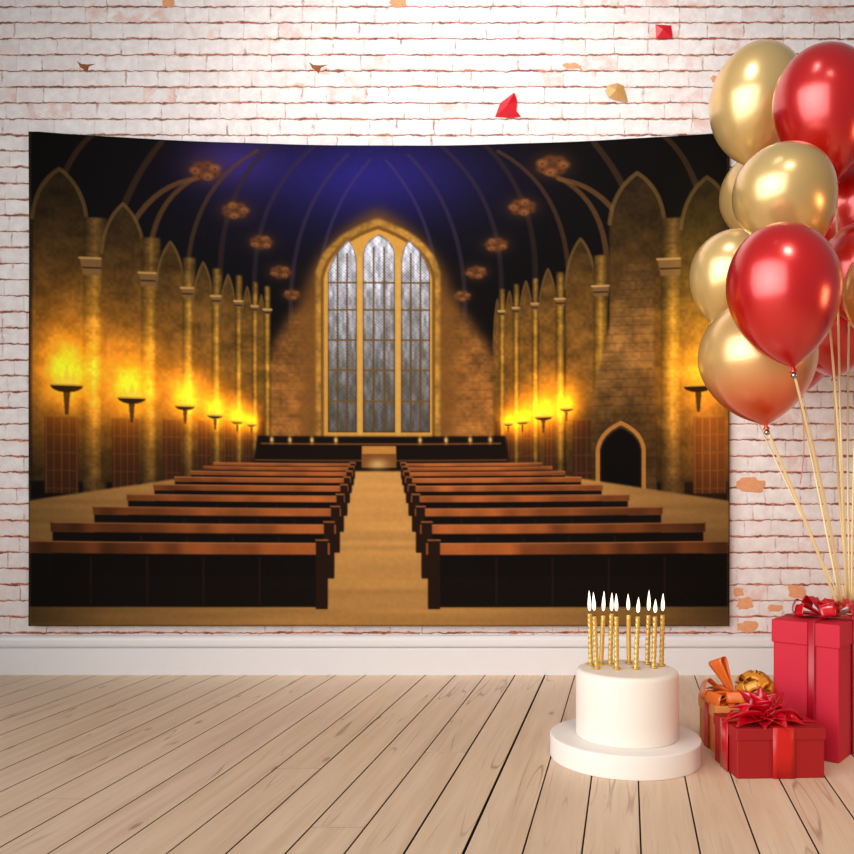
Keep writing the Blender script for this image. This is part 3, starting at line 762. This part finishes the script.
balloon(783, 192, 49.5, 820, 243, 2.25, M['bgold'], 'large round gold balloon in the middle, above the frontmost red one', topy=145, string=zb(846, 604))
balloon(762, 197, 41, 768, 246, 3.04, M['bgold'], 'gold balloon peeking out from behind the large middle gold one', string=zb(846, 602, None, .003))
balloon(733, 273, 42, 712, 322, 2.62, M['bgold'], 'pale gold balloon at the far left of the bunch, above the orange-tinged one', topy=230, string=zb(842, 603, None, .004))
balloon(783, 287, 54.5, 793, 367, 2.08, M['bred'], 'frontmost red balloon with a silver bead at its neck', topy=223, bead=True, string=zb(843, 606, 2.36))
balloon(757, 356, 57, 766, 425, 2.35, M['bgold_refl'], 'lowest balloon, gold with an orange reflection painted in low down, with a dark bead at its neck', topy=300, bead=True, string=zb(838, 606, None, .008))
balloon(854, 213, 48, 850, 275, 2.60, M['bred'], 'red balloon at the right edge, below and behind the topmost red one', string=zb(850, 602))
balloon(864, 266, 42, 860, 326, 2.40, M['bred'], 'red balloon half cut off at the right edge, behind the frontmost red one', string=zb(852, 604))
balloon(893, 288, 46, 880, 350, 2.18, M['borange'], 'sliver of an orange-gold balloon at the right edge of the bunch', string=zb(853, 604))
balloon(835, 325, 48, 834, 374, 2.72, M['bred'], 'low red balloon right of the frontmost red one, bottom bare above the ribbons', string=zb(849, 600, None, .007))
balloon(797, 335, 40, 801, 394, 3.13, M['bred'], 'red balloon mostly hidden behind the frontmost red and lowest gold ones', string=(800, 484, 3.13, .004), smat='stringr')

# ------------------------------------------------------------------ PAPER SCRAPS ON THE WALL
def scrap(name, pts, folds, mat, label, cat, cx, cy):
    k = YW/F; c = P(cx, cy, YW)
    verts = [((x-cx)*k, -(.0007+d), -(y-cy)*k) for (x, y), d in zip(pts, folds)]
    n = len(pts)-1
    faces = [(n, i, (i+1) % n) for i in range(n)]
    o = mesh_obj(name, verts, faces, mat, recalc=False)
    m = o.modifiers.new('thick', 'SOLIDIFY'); m.thickness = .0012; m.offset = 0
    o.location = c; tag(o, label, cat, 'paper scraps stuck on the brick wall'); return o
scrap('paper_scrap', [(495, 117), (500, 104), (514, 94), (517, 101), (516, 112), (521, 117), (508, 118), (507, 107)], [.0, .006, .012, .004, .010, .002, 0, .016], M['scrap'],
      'pointed red folded paper scrap on the brick wall just above the hanging', 'paper scrap', 507, 108)
scrap('paper_scrap', [(655, 25), (671, 26), (672, 39), (656, 39), (662, 31)], [.003, .003, .006, 0, .012], M['scrap'],
      'small square red paper scrap near the top of the brick wall', 'paper scrap', 663, 32)
scrap('paper_scrap', [(605, 91), (608, 86), (617, 84), (623, 86), (626, 95), (628, 102), (618, 101), (609, 98), (615, 92)], [0, .004, .006, .003, .002, 0, .005, .008, .016], M['goldscrap'],
      'rounded tan-gold paper scrap on the brick wall', 'paper scrap', 615, 93)

# ------------------------------------------------------------------ LIGHTS
def area(name, loc, target, sx, sy, power, col):
    l = bpy.data.lights.new(name, 'AREA'); l.shape = 'RECTANGLE'; l.size = sx; l.size_y = sy; l.energy = power; l.color = col
    o = bpy.data.objects.new(name, l); COL.objects.link(o); o.location = loc
    o.rotation_euler = (Vector(target)-Vector(loc)).to_track_quat('-Z', 'Y').to_euler(); return o
area('window_light', (-1.55, .12, 1.65), (1.0, 2.3, 1.3), 4.3, 3.1, 66, (1, .985, .95)).data.spread = math.radians(96)
area('added_warm_fill', (2.6, 1.3, .9), (.6, 2.3, .2), .5, .5, 9, (1, .5, .22))  # unseen fill, added to tint the cake's right side like orange bounce
def spot(name, loc, target, power, ang, blend, col, r=.15):
    l = bpy.data.lights.new(name, 'SPOT'); l.energy = power; l.spot_size = math.radians(ang); l.spot_blend = blend; l.color = col; l.shadow_soft_size = r
    o = bpy.data.objects.new(name, l); COL.objects.link(o); o.location = loc
    o.rotation_euler = (Vector(target)-Vector(loc)).to_track_quat('-Z', 'Y').to_euler(); return o
spot('ceiling_spot', (.1, 1.6, 3.4), (0.15, 3.4, 1.9), 165, 78, 1.0, (1, .95, .9), .3)
spot('floor_spot', (.6, .3, 3.2), (.45, 1.9, 0), 100, 68, 1.0, (1, .88, .72), .3)
w = bpy.data.worlds.new('room_ambience'); S.world = w; w.use_nodes = True
nt = w.node_tree; bg = nt.nodes['Background']; bg.inputs[0].default_value = (.80, .83, .90, 1); bg.inputs[1].default_value = .21

# ------------------------------------------------------------------ CAMERA
cam = bpy.data.cameras.new('camera'); co = bpy.data.objects.new('camera', cam); COL.objects.link(co)
co.location = (0, 0, H); co.rotation_euler = (PI/2, 0, 0)
cam.sensor_width = 36; cam.lens = 36*F/854; cam.shift_y = (CY-427)/854; cam.clip_start = .05
S.camera = co
S.view_settings.view_transform = 'Standard'; S.view_settings.look = 'None'; S.view_settings.exposure = 0; S.view_settings.gamma = 1
S.view_settings.use_curve_mapping = False
